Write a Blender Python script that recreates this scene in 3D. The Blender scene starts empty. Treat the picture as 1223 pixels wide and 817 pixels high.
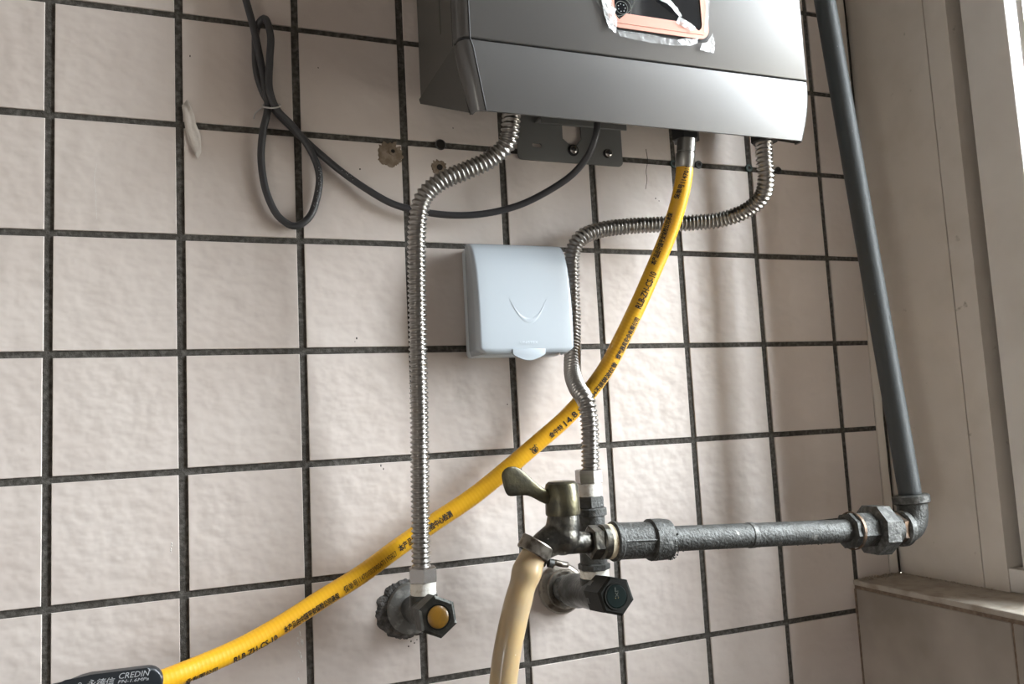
import bpy, bmesh, math, random
from mathutils import Vector, Matrix, noise
random.seed(7)
C = bpy.context.scene.collection
SC = bpy.context.scene
PI = math.pi

# ---------------------------------------------------------------- camera
FPX = 981.9888
CAM = Vector((0.10974, -0.74833, -0.37652))
RX = Vector((0.9326339, -0.3572016, -0.0510008))     # camera right
RD = Vector((-0.0107536, 0.1137664, -0.9934493))     # camera down
RF = Vector((0.3606639, 0.9270729, 0.1022612))       # camera forward
cd = bpy.data.cameras.new('camera'); cam = bpy.data.objects.new('camera', cd); C.objects.link(cam)
cd.sensor_fit = 'HORIZONTAL'; cd.sensor_width = 36.0; cd.lens = FPX / 1223 * 36.0
cd.clip_start = 0.01; cd.clip_end = 100
m = Matrix.Identity(4)
for i in range(3):
    m[i][0] = RX[i]; m[i][1] = -RD[i]; m[i][2] = -RF[i]; m[i][3] = CAM[i]
cam.matrix_world = m
SC.camera = cam

# ---------------------------------------------------------------- sky and exposure
SKY = 26.0
SC.view_settings.view_transform = 'Standard'
SC.view_settings.look = 'None'
SC.view_settings.gamma = 1.0
SC.view_settings.use_curve_mapping = False
SC.view_settings.exposure = 0.68
SC.cycles.max_bounces = 8
SC.cycles.diffuse_bounces = 5
SC.cycles.glossy_bounces = 4
SC.cycles.transparent_max_bounces = 12
SC.cycles.caustics_reflective = False
SC.cycles.caustics_refractive = False
SC.cycles.sample_clamp_indirect = 6
w = bpy.data.worlds.new('overcast_sky'); SC.world = w; w.use_nodes = True
nt = w.node_tree; nt.nodes.clear()
tc = nt.nodes.new('ShaderNodeTexCoord'); sep = nt.nodes.new('ShaderNodeSeparateXYZ')
rmp = nt.nodes.new('ShaderNodeValToRGB'); bgd = nt.nodes.new('ShaderNodeBackground'); wo = nt.nodes.new('ShaderNodeOutputWorld')
mr = nt.nodes.new('ShaderNodeMapRange'); mr.inputs[1].default_value = -1; mr.inputs[2].default_value = 1
nt.links.new(tc.outputs['Generated'], sep.inputs[0]); nt.links.new(sep.outputs['Z'], mr.inputs[0])
nt.links.new(mr.outputs[0], rmp.inputs[0]); nt.links.new(rmp.outputs[0], bgd.inputs[0]); nt.links.new(bgd.outputs[0], wo.inputs[0])
e = rmp.color_ramp.elements
e[0].position = 0.44; e[0].color = (0.22, 0.21, 0.19, 1)
e[1].position = 0.56; e[1].color = (0.92, 0.95, 1.0, 1)
bgd.inputs[1].default_value = SKY
JX_ = .8655
pl = bpy.data.lights.new('window_portal', 'AREA'); pl.shape = 'RECTANGLE'; pl.size = 1.3; pl.size_y = .70
pl.cycles.is_portal = True
po = bpy.data.objects.new('window_portal', pl); C.objects.link(po)
po.location = (JX_ + .23, -.54, .10); po.rotation_euler = (0, PI/2, 0)
po.rotation_euler = Matrix(((0, 0, 1), (0, 1, 0), (-1, 0, 0))).to_euler()

pl2 = bpy.data.lights.new('fill_opening_portal', 'AREA'); pl2.shape = 'RECTANGLE'; pl2.size = .7; pl2.size_y = .3; pl2.cycles.is_portal = True  # portal for an unseen opening added to give fill light
po2 = bpy.data.objects.new('fill_opening_portal', pl2); C.objects.link(po2)
po2.location = (-1.41, -1.60, -0.85); po2.rotation_euler = Matrix(((0, 0, -1), (0, 1, 0), (1, 0, 0))).to_euler()

# ---------------------------------------------------------------- materials
def mat(name, col, rough=0.5, metal=0.0, bump=None, vary=None, coat=0, fleck=None, sss=0, spec=None, aniso=None, alpha=None, trans=0, stretch=None):
    """bump=(scale,strength,dist) vary=(scale,col2,lo,hi) fleck=(scale,col,lo,hi)"""
    M = bpy.data.materials.new(name); M.use_nodes = True
    n = M.node_tree; b = n.nodes['Principled BSDF']; L = n.links
    b.inputs['Base Color'].default_value = (*col, 1); b.inputs['Roughness'].default_value = rough
    b.inputs['Metallic'].default_value = metal; b.inputs['Coat Weight'].default_value = coat
    if spec is not None: b.inputs['Specular IOR Level'].default_value = spec
    if alpha is not None: b.inputs['Alpha'].default_value = alpha
    if trans: b.inputs['Transmission Weight'].default_value = trans
    if sss:
        b.inputs['Subsurface Weight'].default_value = sss; b.inputs['Subsurface Radius'].default_value = (1, .6, .3)
        b.inputs['Subsurface Scale'].default_value = 0.006
    geo = n.nodes.new('ShaderNodeNewGeometry')
    vec = geo.outputs['Position']
    if stretch:
        mp = n.nodes.new('ShaderNodeMapping'); mp.inputs['Scale'].default_value = stretch; L.new(vec, mp.inputs[0]); vec = mp.outputs[0]
    def nz(scale, detail=4):
        t = n.nodes.new('ShaderNodeTexNoise'); t.inputs['Scale'].default_value = scale; t.inputs['Detail'].default_value = detail
        L.new(vec, t.inputs['Vector']); return t.outputs['Fac']
    cur = None
    for spec_ in (vary, fleck):
        if not spec_: continue
        s, c2, lo, hi = spec_
        r = n.nodes.new('ShaderNodeMapRange'); r.inputs[1].default_value = lo; r.inputs[2].default_value = hi
        L.new(nz(s), r.inputs[0])
        mx = n.nodes.new('ShaderNodeMix'); mx.data_type = 'RGBA'
        if cur is None: mx.inputs[6].default_value = (*col, 1)
        else: L.new(cur, mx.inputs[6])
        mx.inputs[7].default_value = (*c2, 1); L.new(r.outputs[0], mx.inputs[0]); cur = mx.outputs[2]
    if cur: L.new(cur, b.inputs['Base Color'])
    if bump:
        bp = n.nodes.new('ShaderNodeBump'); bp.inputs['Strength'].default_value = bump[1]; bp.inputs['Distance'].default_value = bump[2]
        L.new(nz(bump[0], bump[3] if len(bump) > 3 else 3), bp.inputs['Height']); L.new(bp.outputs[0], b.inputs['Normal'])
    return M

M = {}
M['tile'] = mat('glazed_tile', (0.64, 0.575, 0.53), 0.42, bump=(72, 0.8, 0.0020, 1.6), vary=(9, (0.58, 0.51, 0.465), 0.35, 0.7), spec=0.5, stretch=(0.8, 1, 1))
M['grout'] = mat('dark_grout', (0.045, 0.040, 0.033), 0.9, bump=(900, 0.6, 0.001), vary=(240, (0.13, 0.122, 0.108), 0.42, 0.7), fleck=(40, (0.05, 0.043, 0.035), 0.5, 0.7))
M['jamb'] = mat('painted_frame', (0.72, 0.665, 0.60), 0.45, vary=(22, (0.65, 0.595, 0.525), 0.45, 0.75), fleck=(70, (0.30, 0.26, 0.20), 0.70, 0.80))
M['sash'] = mat('sash_paint', (0.80, 0.765, 0.72), 0.4, vary=(18, (0.74, 0.70, 0.655), 0.4, 0.7))
M['recess'] = mat('track_metal', (0.11, 0.105, 0.10), 0.55, bump=(300, .2, .001))
M['sill'] = mat('sill_stone', (0.40, 0.355, 0.30), 0.7, bump=(200, .4, .001), vary=(60, (0.28, 0.235, 0.185), 0.45, 0.7))
M['lowtile'] = mat('plain_glazed_tile', (0.25, 0.215, 0.18), 0.35, vary=(10, (0.38, 0.33, 0.285), 0.4, 0.7))
M['brown'] = mat('brown_grout', (0.15, 0.105, 0.075), 0.85, bump=(500, .5, .001), vary=(200, (0.24, 0.18, 0.13), .4, .7))
M['crack'] = mat('dark_crack', (0.035, 0.028, 0.022), 0.9)
M['room'] = mat('room_paint', (0.46, 0.42, 0.385), 0.8)
M['blocker'] = mat('dark_light_blocker', (0.10, 0.085, 0.07), 0.9)  # dark surface for unseen pieces added to hold back light
M['floor'] = mat('floor_tile', (0.26, 0.22, 0.19), 0.5)
M['steel'] = mat('corrugated_steel', (0.34, 0.325, 0.305), 0.28, 1.0, bump=(500, .12, .0006))
M['chrome'] = mat('plated_steel', (0.36, 0.34, 0.325), 0.25, 1.0, bump=(300, .1, .0005))
M['iron'] = mat('galvanized_iron', (0.055, 0.055, 0.051), 0.55, 0.55, bump=(420, .7, .0015, 5), vary=(160, (0.10, 0.102, 0.098), 0.45, 0.75), fleck=(95, (0.22, 0.21, 0.19), 0.66, 0.76))
M['ironpale'] = mat('worn_zinc', (0.062, 0.062, 0.058), 0.5, 0.5, bump=(400, .6, .0012), vary=(220, (0.12, 0.12, 0.112), 0.45, 0.6))
M['flange'] = mat('chalky_flange_metal', (0.13, 0.13, 0.122), 0.6, 0.3, bump=(300, .5, .001), vary=(130, (0.30, 0.30, 0.285), 0.5, 0.7))
M['vpipe'] = mat('grey_painted_pipe', (0.045, 0.050, 0.051), 0.55, 0.2, bump=(600, .25, .0008), fleck=(260, (0.30, 0.31, 0.31), 0.74, 0.8))
M['brass'] = mat('tarnished_brass', (0.13, 0.118, 0.075), 0.36, 0.9, bump=(300, .3, .001), vary=(85, (0.07, 0.066, 0.052), 0.4, 0.62), fleck=(500, (0.05, 0.045, 0.04), 0.68, 0.74))
M['faucet'] = mat('worn_faucet_metal', (0.12, 0.112, 0.094), 0.34, 0.85, bump=(350, .4, .001), vary=(110, (0.05, 0.048, 0.043), 0.42, 0.6), fleck=(420, (0.42, 0.40, 0.36), 0.70, 0.76))
M['darkvalve'] = mat('dark_valve_metal', (0.045, 0.046, 0.041), 0.36, 0.6, bump=(300, .4, .001), vary=(140, (0.085, 0.085, 0.078), 0.48, 0.7))
M['blackplastic'] = mat('black_knob_plastic', (0.012, 0.012, 0.010), 0.5, spec=.15, bump=(500, .2, .0005))
M['teflon'] = mat('thread_tape', (0.78, 0.75, 0.68), 0.75, bump=(500, .5, .0008), vary=(300, (0.62, 0.57, 0.48), .5, .7))
M['teflonold'] = mat('aged_thread_tape', (0.60, 0.53, 0.38), 0.7, bump=(500, .5, .0008), vary=(300, (0.35, 0.27, 0.16), .5, .65))
M['amber'] = mat('amber_cap', (0.30, 0.15, 0.015), 0.35, vary=(150, (0.20, 0.11, 0.02), .4, .7), coat=.3)
M['green'] = mat('green_cap', (0.001, 0.006, 0.005), 0.5, spec=.12)
M['gold'] = mat('gold_print', (0.45, 0.33, 0.12), 0.4, .5)
M['goldfaint'] = mat('worn_print', (0.07, 0.075, 0.06), 0.5)
M['yellow'] = mat('yellow_hose_sleeve', (0.70, 0.37, 0.012), 0.38, bump=(300, .08, .0005), vary=(22, (0.72, 0.36, 0.015), .5, .72), coat=.15)
M['ink'] = mat('black_ink', (0.018, 0.014, 0.008), 0.6)
M['cable'] = mat('cable_rubber', (0.042, 0.042, 0.045), 0.42, bump=(400, .1, .0004))
M['cableprint'] = mat('cable_print', (0.42, 0.42, 0.42), 0.6)
M['whitewire'] = mat('white_tie', (0.55, 0.54, 0.53), 0.5)
M['plastic'] = mat('white_cover_plastic', (0.43, 0.475, 0.515), 0.27, coat=.2)
M['plasticback'] = mat('white_box_plastic', (0.60, 0.66, 0.70), 0.4)
M['silver'] = mat('silver_panel', (0.15, 0.148, 0.146), 0.31, 0.5, bump=(1800, .03, .0002))
M['case'] = mat('grey_case_paint', (0.125, 0.122, 0.112), 0.42, 0.35)
M['cheek'] = mat('case_paint_shaded', (0.085, 0.083, 0.077), 0.5, 0.2)  # case paint darkened to carry the shading of the tapered cheeks
M['seam'] = mat('dark_seam', (0.02, 0.02, 0.02), 0.7)
M['bracket'] = mat('grey_bracket_paint', (0.17, 0.17, 0.165), 0.45, 0.2)
M['black'] = mat('black_fitting', (0.02, 0.02, 0.02), 0.45, 0.2)
M['ferrule'] = mat('dark_ferrule', (0.22, 0.215, 0.20), 0.30, 0.9)
M['glass'] = mat('black_glass', (0.006, 0.007, 0.009), 0.06, spec=.25)
M['rose'] = mat('rose_gold', (0.52, 0.26, 0.20), 0.35, 0.25)
M['film'] = mat('peeling_film', (0.85, 0.87, 0.88), 0.25, alpha=.55, bump=(160, 1, .004))
M['filmthin'] = mat('clear_film', (0.75, 0.77, 0.78), 0.15, alpha=.22, bump=(160, 1, .003))
M['pvc'] = mat('yellowed_pvc', (0.36, 0.27, 0.16), 0.28, sss=.35, coat=.3, vary=(50, (0.42, 0.30, 0.15), .4, .7))
M['clamp'] = mat('dull_clamp_steel', (0.22, 0.20, 0.17), 0.38, 0.9, bump=(250, .3, .001), vary=(160, (0.10, 0.085, 0.07), .45, .65))
M['lever'] = mat('black_lever_rubber', (0.012, 0.015, 0.018), 0.35)
M['silverink'] = mat('silver_ink', (0.42, 0.43, 0.44), 0.4)
M['mortar'] = mat('dark_mortar', (0.06, 0.058, 0.055), 0.95, bump=(300, 1, .003), vary=(180, (0.16, 0.155, 0.15), .45, .7))
M['rust'] = mat('brown_stain', (0.17, 0.125, 0.085), 0.9, bump=(300, .6, .002), vary=(200, (0.26, 0.21, 0.16), .4, .7))
M['hole'] = mat('hole_dark', (0.015, 0.012, 0.010), 0.95)
M['plug'] = mat('green_wall_plug', (0.03, 0.055, 0.05), 0.6)
M['paper'] = mat('torn_tape', (0.62, 0.57, 0.52), 0.7, bump=(120, .6, .002))
M['drip'] = mat('white_residue', (0.70, 0.68, 0.65), 0.5)
M['copperish'] = mat('rusty_brass', (0.15, 0.092, 0.055), 0.45, 0.7, bump=(300, .5, .001), vary=(180, (0.08, 0.07, 0.06), .4, .7))
g = bpy.data.materials.new('window_glass'); g.use_nodes = True; n = g.node_tree; n.nodes.clear()
o_ = n.nodes.new('ShaderNodeOutputMaterial'); t_ = n.nodes.new('ShaderNodeBsdfTransparent'); gl_ = n.nodes.new('ShaderNodeBsdfGlossy')
gl_.inputs['Roughness'].default_value = 0.02; t_.inputs[0].default_value = (.95, .97, .97, 1)
lw_ = n.nodes.new('ShaderNodeLayerWeight'); pw_ = n.nodes.new('ShaderNodeMath'); pw_.operation = 'POWER'; pw_.inputs[1].default_value = 5
fr = n.nodes.new('ShaderNodeMath'); fr.operation = 'MULTIPLY_ADD'; fr.inputs[1].default_value = .8; fr.inputs[2].default_value = .04
lw_.inputs[0].default_value = .5; n.links.new(lw_.outputs['Facing'], pw_.inputs[0]); n.links.new(pw_.outputs[0], fr.inputs[0]); mx_ = n.nodes.new('ShaderNodeMixShader')
n.links.new(fr.outputs[0], mx_.inputs[0]); n.links.new(t_.outputs[0], mx_.inputs[1]); n.links.new(gl_.outputs[0], mx_.inputs[2]); n.links.new(mx_.outputs[0], o_.inputs[0])
M['pane'] = g

# ---------------------------------------------------------------- helpers
def W(px, py, y):
    """world point seen at photo pixel (px,py) whose distance from the tiled wall is -y"""
    d = RX * ((px - 611.5) / FPX) + RD * ((py - 408.5) / FPX) + RF
    return CAM + d * ((y - CAM.y) / d.y)

def root(name, loc, label, cat, group=None):
    o = bpy.data.objects.new(name, None); C.objects.link(o); o.location = Vector(loc); o.empty_display_size = .02
    o['label'] = label; o['category'] = cat
    if group: o['group'] = group
    return o
def wloc(o):
    v = o.location.copy()
    while o.parent: o = o.parent; v += o.location
    return v
def obj(name, bm, material, parent=None, label=None, smooth=False, kind=None, recalc=True, cen=None):
    """bm holds world coordinates; it becomes ONE mesh object with its origin at its centre"""
    if recalc: bmesh.ops.recalc_face_normals(bm, faces=bm.faces)
    me = bpy.data.meshes.new(name)
    vs = [v.co for v in bm.verts]
    if cen is None:
        lo = Vector((min(v[i] for v in vs) for i in range(3))); hi = Vector((max(v[i] for v in vs) for i in range(3)))
        cen = (lo + hi) / 2
    for v in bm.verts: v.co = v.co - cen
    if smooth:
        for f in bm.faces: f.smooth = True
    bm.to_mesh(me); bm.free()
    me.materials.append(M[material] if isinstance(material, str) else material)
    o = bpy.data.objects.new(name, me); C.objects.link(o)
    if parent: o.parent = parent; o.location = cen - wloc(parent)
    else: o.location = cen
    if label: o['label'] = label
    if kind: o['kind'] = kind
    return o
def tag(o, label, cat, group=None):
    o['label'] = label; o['category'] = cat
    if group: o['group'] = group
    return o
def struct(name, bm, material, **k):
    return obj(name, bm, material, kind='structure', **k)
def sharp(o, deg=35):
    me = o.data
    for p in me.polygons: p.use_smooth = True
    bm = bmesh.new(); bm.from_mesh(me); a = math.radians(deg)
    for e in bm.edges:
        if len(e.link_faces) == 2 and e.calc_face_angle(0) > a: e.smooth = False
    bm.to_mesh(me); bm.free(); return o

def box(bm, x0, x1, y0, y1, z0, z1, bev=0, seg=2):
    vs = bmesh.ops.create_cube(bm, size=1)['verts']
    for v in vs: v.co = Vector((x0 + (v.co.x + .5) * (x1 - x0), y0 + (v.co.y + .5) * (y1 - y0), z0 + (v.co.z + .5) * (z1 - z0)))
    if bev:
        es = list({e for v in vs for e in v.link_edges})
        bmesh.ops.bevel(bm, geom=es, offset=bev, segments=seg, affect='EDGES', profile=.5)
    return bm
def BX(*a, **k): return box(bmesh.new(), *a, **k)

def basis(axis, up=None):
    a = axis.normalized()
    if up is None: up = Vector((0, 0, 1)) if abs(a.z) < .9 else Vector((0, 1, 0))
    u = a.cross(up).normalized(); v = a.cross(u).normalized()
    return a, u, v
def spin(bm, org, axis, prof, n=32, rot=0, up=None, sq=1.0, cap=True, hole=False):
    """lathe / prism: prof = [(distance along axis, radius)]; n small gives a nut"""
    a, u, v = basis(axis, up); rings = []
    for t, r in prof:
        rings.append([bm.verts.new(org + a * t + (u * math.cos(rot + 2*PI*k/n) + v * math.sin(rot + 2*PI*k/n) * sq) * r) for k in range(n)])
    for i in range(len(rings) - 1):
        for k in range(n):
            bm.faces.new((rings[i][k], rings[i][(k+1) % n], rings[i+1][(k+1) % n], rings[i+1][k]))
    if hole:
        for k in range(n): bm.faces.new((rings[-1][k], rings[-1][(k+1) % n], rings[0][(k+1) % n], rings[0][k]))
    elif cap: bm.faces.new(rings[0][::-1]); bm.faces.new(rings[-1])
    return bm
def SP(*a, **k): return spin(bmesh.new(), *a, **k)
def nut(org, axis, t0, t1, r, n=6, rot=0, up=None, bm=None):
    """n-sided nut whose corners are chamfered by a cone, as real nuts are"""
    b = bm or bmesh.new(); c = min(.0022, r * .13)
    return spin(b, org, axis, [(t0, r*.86), (t0 + c*.6, r), (t1 - c*.6, r), (t1, r*.86)], n=n, rot=rot, up=up)

def catmull(pts, step):
    P = [pts[0] * 2 - pts[1]] + list(pts) + [pts[-1] * 2 - pts[-2]]
    out = []
    for i in range(1, len(P) - 2):
        p0, p1, p2, p3 = P[i-1:i+3]; n = max(2, int((p2 - p1).length / .0008))
        def kn(a, b): return max((b - a).length, 1e-6) ** .5
        t0 = 0; t1 = kn(p0, p1); t2 = t1 + kn(p1, p2); t3 = t2 + kn(p2, p3)
        for k in range(n):
            t = t1 + (t2 - t1) * k / n
            A1 = p0*((t1-t)/(t1-t0)) + p1*((t-t0)/(t1-t0)); A2 = p1*((t2-t)/(t2-t1)) + p2*((t-t1)/(t2-t1)); A3 = p2*((t3-t)/(t3-t2)) + p3*((t-t2)/(t3-t2))
            B1 = A1*((t2-t)/(t2-t0)) + A2*((t-t0)/(t2-t0)); B2 = A2*((t3-t)/(t3-t1)) + A3*((t-t1)/(t3-t1))
            out.append(B1*((t2-t)/(t2-t1)) + B2*((t-t1)/(t2-t1)))
    out.append(P[-2].copy())
    # resample at even arc length
    L = [0]
    for a, b in zip(out, out[1:]): L.append(L[-1] + (b - a).length)
    n = max(2, round(L[-1] / step)); res = []; j = 0
    for k in range(n + 1):
        s = L[-1] * k / n
        while j < len(L) - 2 and L[j+1] < s: j += 1
        f = (s - L[j]) / max(L[j+1] - L[j], 1e-9); res.append(out[j].lerp(out[j+1], min(max(f, 0), 1)))
    return res
def frames(P):
    T = [(P[min(i+1, len(P)-1)] - P[max(i-1, 0)]).normalized() for i in range(len(P))]
    u = basis(T[0])[1]; F = []
    for i, t in enumerate(T):
        u = (u - t * u.dot(t)).normalized(); F.append((t, u, t.cross(u)))
    return F
def tube(bm, P, rad, n=14, cap=True):
    F = frames(P); rings = []
    for i, (p, (t, u, v)) in enumerate(zip(P, F)):
        r = rad(i) if callable(rad) else rad
        rings.append([bm.verts.new(p + (u * math.cos(2*PI*k/n) + v * math.sin(2*PI*k/n)) * r) for k in range(n)])
    for i in range(len(rings) - 1):
        for k in range(n): bm.faces.new((rings[i][k], rings[i][(k+1) % n], rings[i+1][(k+1) % n], rings[i+1][k]))
    if cap: bm.faces.new(rings[0][::-1]); bm.faces.new(rings[-1])
    return bm
def prism(bm, pts2, O, U, V, N, h, bev=0):
    """extruded outline: pts2 in (U,V) axes from O, thickness h along N"""
    a = [bm.verts.new(O + U*x + V*y) for x, y in pts2]; b = [bm.verts.new(O + U*x + V*y + N*h) for x, y in pts2]
    n = len(a); top = bm.faces.new(b); bm.faces.new(a[::-1])
    for i in range(n): bm.faces.new((a[i], a[(i+1) % n], b[(i+1) % n], b[i]))
    if bev: bmesh.ops.bevel(bm, geom=list(top.edges), offset=bev, segments=3, affect='EDGES', profile=.5)
    return bm
def rrect(x0, x1, y0, y1, r, n=6):
    out = []
    for cx, cy, a0 in ((x1-r, y1-r, 0), (x0+r, y1-r, PI/2), (x0+r, y0+r, PI), (x1-r, y0+r, 1.5*PI)):
        for k in range(n + 1): a = a0 + PI/2*k/n; out.append((cx + r*math.cos(a), cy + r*math.sin(a)))
    return out
def plate(outline, holes, h):
    """flat sheet with real openings (2D curve fill), in local xy, thickness h; returned as bmesh"""
    cu = bpy.data.curves.new('tmp', 'CURVE'); cu.dimensions = '2D'; cu.fill_mode = 'BOTH'; cu.extrude = h/2
    for pts in [outline] + holes:
        s = cu.splines.new('POLY'); s.points.add(len(pts) - 1); s.use_cyclic_u = True
        for p, (x, y) in zip(s.points, pts): p.co = (x, y, 0, 1)
    o = bpy.data.objects.new('tmp', cu); C.objects.link(o)
    dg = bpy.context.evaluated_depsgraph_get(); me = o.evaluated_get(dg).to_mesh()
    bm = bmesh.new(); bm.from_mesh(me); o.evaluated_get(dg).to_mesh_clear()
    bpy.data.objects.remove(o); bpy.data.curves.remove(cu); bmesh.ops.remove_doubles(bm, verts=bm.verts, dist=1e-6); return bm
def text_bm(s, fit_w=None, fit_h=None, shear=0, ext=0.0, bold=0.0):
    """text as a flat mesh, x from 0, baseline y=0, fitted in width/height"""
    cu = bpy.data.curves.new('tmp', 'FONT'); cu.body = s; cu.size = 1; cu.resolution_u = 2; cu.shear = shear; cu.extrude = ext
    o = bpy.data.objects.new('tmp', cu); C.objects.link(o)
    dg = bpy.context.evaluated_depsgraph_get(); me = o.evaluated_get(dg).to_mesh()
    bm = bmesh.new(); bm.from_mesh(me); o.evaluated_get(dg).to_mesh_clear()
    bpy.data.objects.remove(o); bpy.data.curves.remove(cu)
    if not bm.verts: bm.free(); return None
    x0 = min(v.co.x for v in bm.verts); x1 = max(v.co.x for v in bm.verts); y0 = min(v.co.y for v in bm.verts); y1 = max(v.co.y for v in bm.verts)
    for v in bm.verts:
        v.co.x = (v.co.x - x0) / (x1 - x0) * fit_w; v.co.y = (v.co.y - y0) / (y1 - y0) * fit_h
    if bold:      # overprint, as a heavy ink-jet print
        base = [f for f in bm.faces]
        for dx, dy in ((bold, 0), (0, bold), (bold, bold)):
            r = bmesh.ops.duplicate(bm, geom=base)
            for v in [g_ for g_ in r['geom'] if isinstance(g_, bmesh.types.BMVert)]: v.co.x += dx; v.co.y += dy; v.co.z += (dx + 2*dy)*.02
    return bm
def place(bm, O, U, V, N=None):
    if N is None: N = U.cross(V)
    for v in bm.verts: x, y, z = v.co; v.co = O + U*x + V*y + N*z
    return bm
X_, Y_, Z_ = Vector((1, 0, 0)), Vector((0, 1, 0)), Vector((0, 0, 1))

# ================================================================ THE SETTING
JX = 0.8655      # plane of the window jamb
LX = 0.7955      # face of the low wall under the sill
SZ = -0.566      # sill height
# --- tiled back wall: grout bed with one object per tile
bm = bmesh.new(); box(bm, -0.62, JX + .0, 0.0, 0.05, -1.05, 0.62)
wall = struct('wall_back', bm, 'grout')
def tile_mesh(wd, ht, nm):
    b = bmesh.new(); r = .0012; h = .0016; CH = .0004
    vs = []
    for (ins, yy) in ((0, 0.001), (0, -h + CH), (CH, -h)):
        vs.append([b.verts.new((x, yy, z)) for x, z in ((-wd/2+ins, -ht/2+ins), (wd/2-ins, -ht/2+ins), (wd/2-ins, ht/2-ins), (-wd/2+ins, ht/2-ins))])
    for i in range(2):
        for k in range(4): b.faces.new((vs[i][k], vs[i][(k+1) % 4], vs[i+1][(k+1) % 4], vs[i+1][k]))
    b.faces.new(vs[2]); b.faces.new(vs[0][::-1])
    bmesh.ops.recalc_face_normals(b, faces=b.faces)
    me = bpy.data.meshes.new(nm); b.to_mesh(me); b.free(); me.materials.append(M['tile']); return me
tmesh = [tile_mesh(.0935 + random.uniform(-.0006, .0006), .0945 + random.uniform(-.0005, .0005), 'tile') for _ in range(6)]
for c in range(-3, 8):
    for r in range(-4, 8):
        o = bpy.data.objects.new('tile', random.choice(tmesh)); C.objects.link(o); o.parent = wall
        o.location = Vector((.05 + .1*c + random.uniform(-.0004, .0004), random.uniform(-.0003, .0002), -.05 - .1*r + random.uniform(-.0003, .0003))) - wall.location
        o.rotation_euler = (random.uniform(-.002, .002), random.uniform(-.002, .002), random.uniform(-.003, .003))
cut = tile_mesh(.0455, .0945, 'cut_tile')
for r in range(-4, 6):
    o = bpy.data.objects.new('cut_tile', cut); C.objects.link(o); o.parent = wall
    o.location = Vector((.8030 + .0455/2, random.uniform(-.0003, .0002), -.05 - .1*r)) - wall.location
# filler strip between the cut tiles and the jamb
bm = bmesh.new()
zz = [SZ + (0.62 - SZ) * k / 60 for k in range(61)]
pv = None
for z in zz:
    xl = .8495 + noise.noise(Vector((0, 0, z*30))) * .0015
    cur = [bm.verts.new((xl, .001, z)), bm.verts.new((xl + .001, -.0017, z)), bm.verts.new((.8606 + noise.noise(Vector((3, 0, z*24)))*.0012, -.0022, z)), bm.verts.new((.8612, .001, z))]
    if pv:
        for k in range(3): bm.faces.new((pv[k], pv[k+1], cur[k+1], cur[k]))
    pv = cur
struct('trim_1', bm, 'jamb', smooth=False)['label'] = 'pale filler strip where the cut tiles meet the window jamb'
# --- window wall: jamb boards, recess, sash stile, sill, low wall
T = .05; TW = .24; WT = .76      # wall thickness, window top
DY0, DY1, DZ0, DZ1 = -1.75, -1.45, -1.2, -.5  # opening added in the left wall, sized for its fill light
struct('trim_2', BX(JX, JX+T, -.1088, .05, SZ, WT), 'jamb')['label'] = 'wide flat painted jamb board beside the tiles'
struct('trim_3', BX(JX, JX+T, -.1375, -.1102, SZ, WT), 'jamb')['label'] = 'narrow painted jamb board beside the sliding track'
bm = BX(JX+.003, JX+T, -.1103, -.1087, SZ, WT); struct('trim_4', bm, 'crack')['label'] = 'dark joint line between the two jamb boards'
bm = BX(JX+.022, JX+T, -.2, -.1374, SZ, WT); struct('trim_5', bm, 'recess')['label'] = 'dark recessed track of the sliding window'
# window frame with a sliding sash
win = struct('window_1', BX(JX+.001, JX+.045, -.88, -.1376, SZ+.0005, -.5425, bev=.001), 'sash')
win['label'] = 'white framed sliding window beside the tiled wall'
def wpart(nm, *a, mt='sash', **k): return obj(nm, BX(*a, **k), mt, win)
wpart('head_rail', JX+.001, JX+.045, -.88, -.1376, WT-.03, WT)
wpart('sash_stile', JX+.0012, JX+.026, -.2015, -.1535, -.5415, WT-.031, bev=.001)
wpart('sash_stile', JX+.0012, JX+.026, -.88, -.80, -.5415, WT-.031, bev=.001)
wpart('gasket', JX+.0095, JX+.0115, -.2090, -.2078, -.502, WT-.06, mt='seam')
wpart('glazing_bead', JX+.0080, JX+.0115, -.2150, -.2092, -.502, WT-.06, bev=.0008)
wpart('sash_rail', JX+.0012, JX+.026, -.80, -.2016, -.5415, -.502, bev=.001)
wpart('sash_rail', JX+.0012, JX+.026, -.80, -.2016, WT-.06, WT-.031, bev=.001)
wpart('pane', JX+.012, JX+.014, -.80, -.2016, -.502, WT-.06, mt='pane')
# sill slab and its brown edge line
bm = BX(LX-.0012, JX+.05, -2.299, -.001, SZ-.006, SZ, bev=.0015); struct('trim_6', bm, 'sill')['label'] = 'dusty stone sill slab under the window'
bm = BX(LX+.0006, LX+.02, -2.299, -.001, SZ-.0098, SZ-.0055); struct('trim_7', bm, 'brown')['label'] = 'brown grout line under the sill edge'
lw = struct('wall_right', BX(LX+.001, JX+TW, -2.3, -.0005, -1.7, SZ-.0095), 'brown')
for k in range(6):
    y1 = -.004 - .2005*k if k else -.0045
    y1 = -.0045 - .1655 if k == 1 else y1
ys = [-.0035, -.1935, -.3945, -.5955, -.7965, -.9975, -1.1985, -1.3995]
for a, b_ in zip(ys, ys[1:]):
    for z0, z1 in ((-.873, SZ-.010), (-1.177, -.876)):
        obj('plain_tile', BX(LX, LX+.006, b_+.0025, a, z0, z1, bev=.0006, seg=1), 'lowtile', lw)
struct('trim_8', BX(LX-.0006, LX+.001, -.0036, -.0004, -1.05, SZ-.010), 'brown')['label'] = 'brown grout in the corner below the sill'
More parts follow.
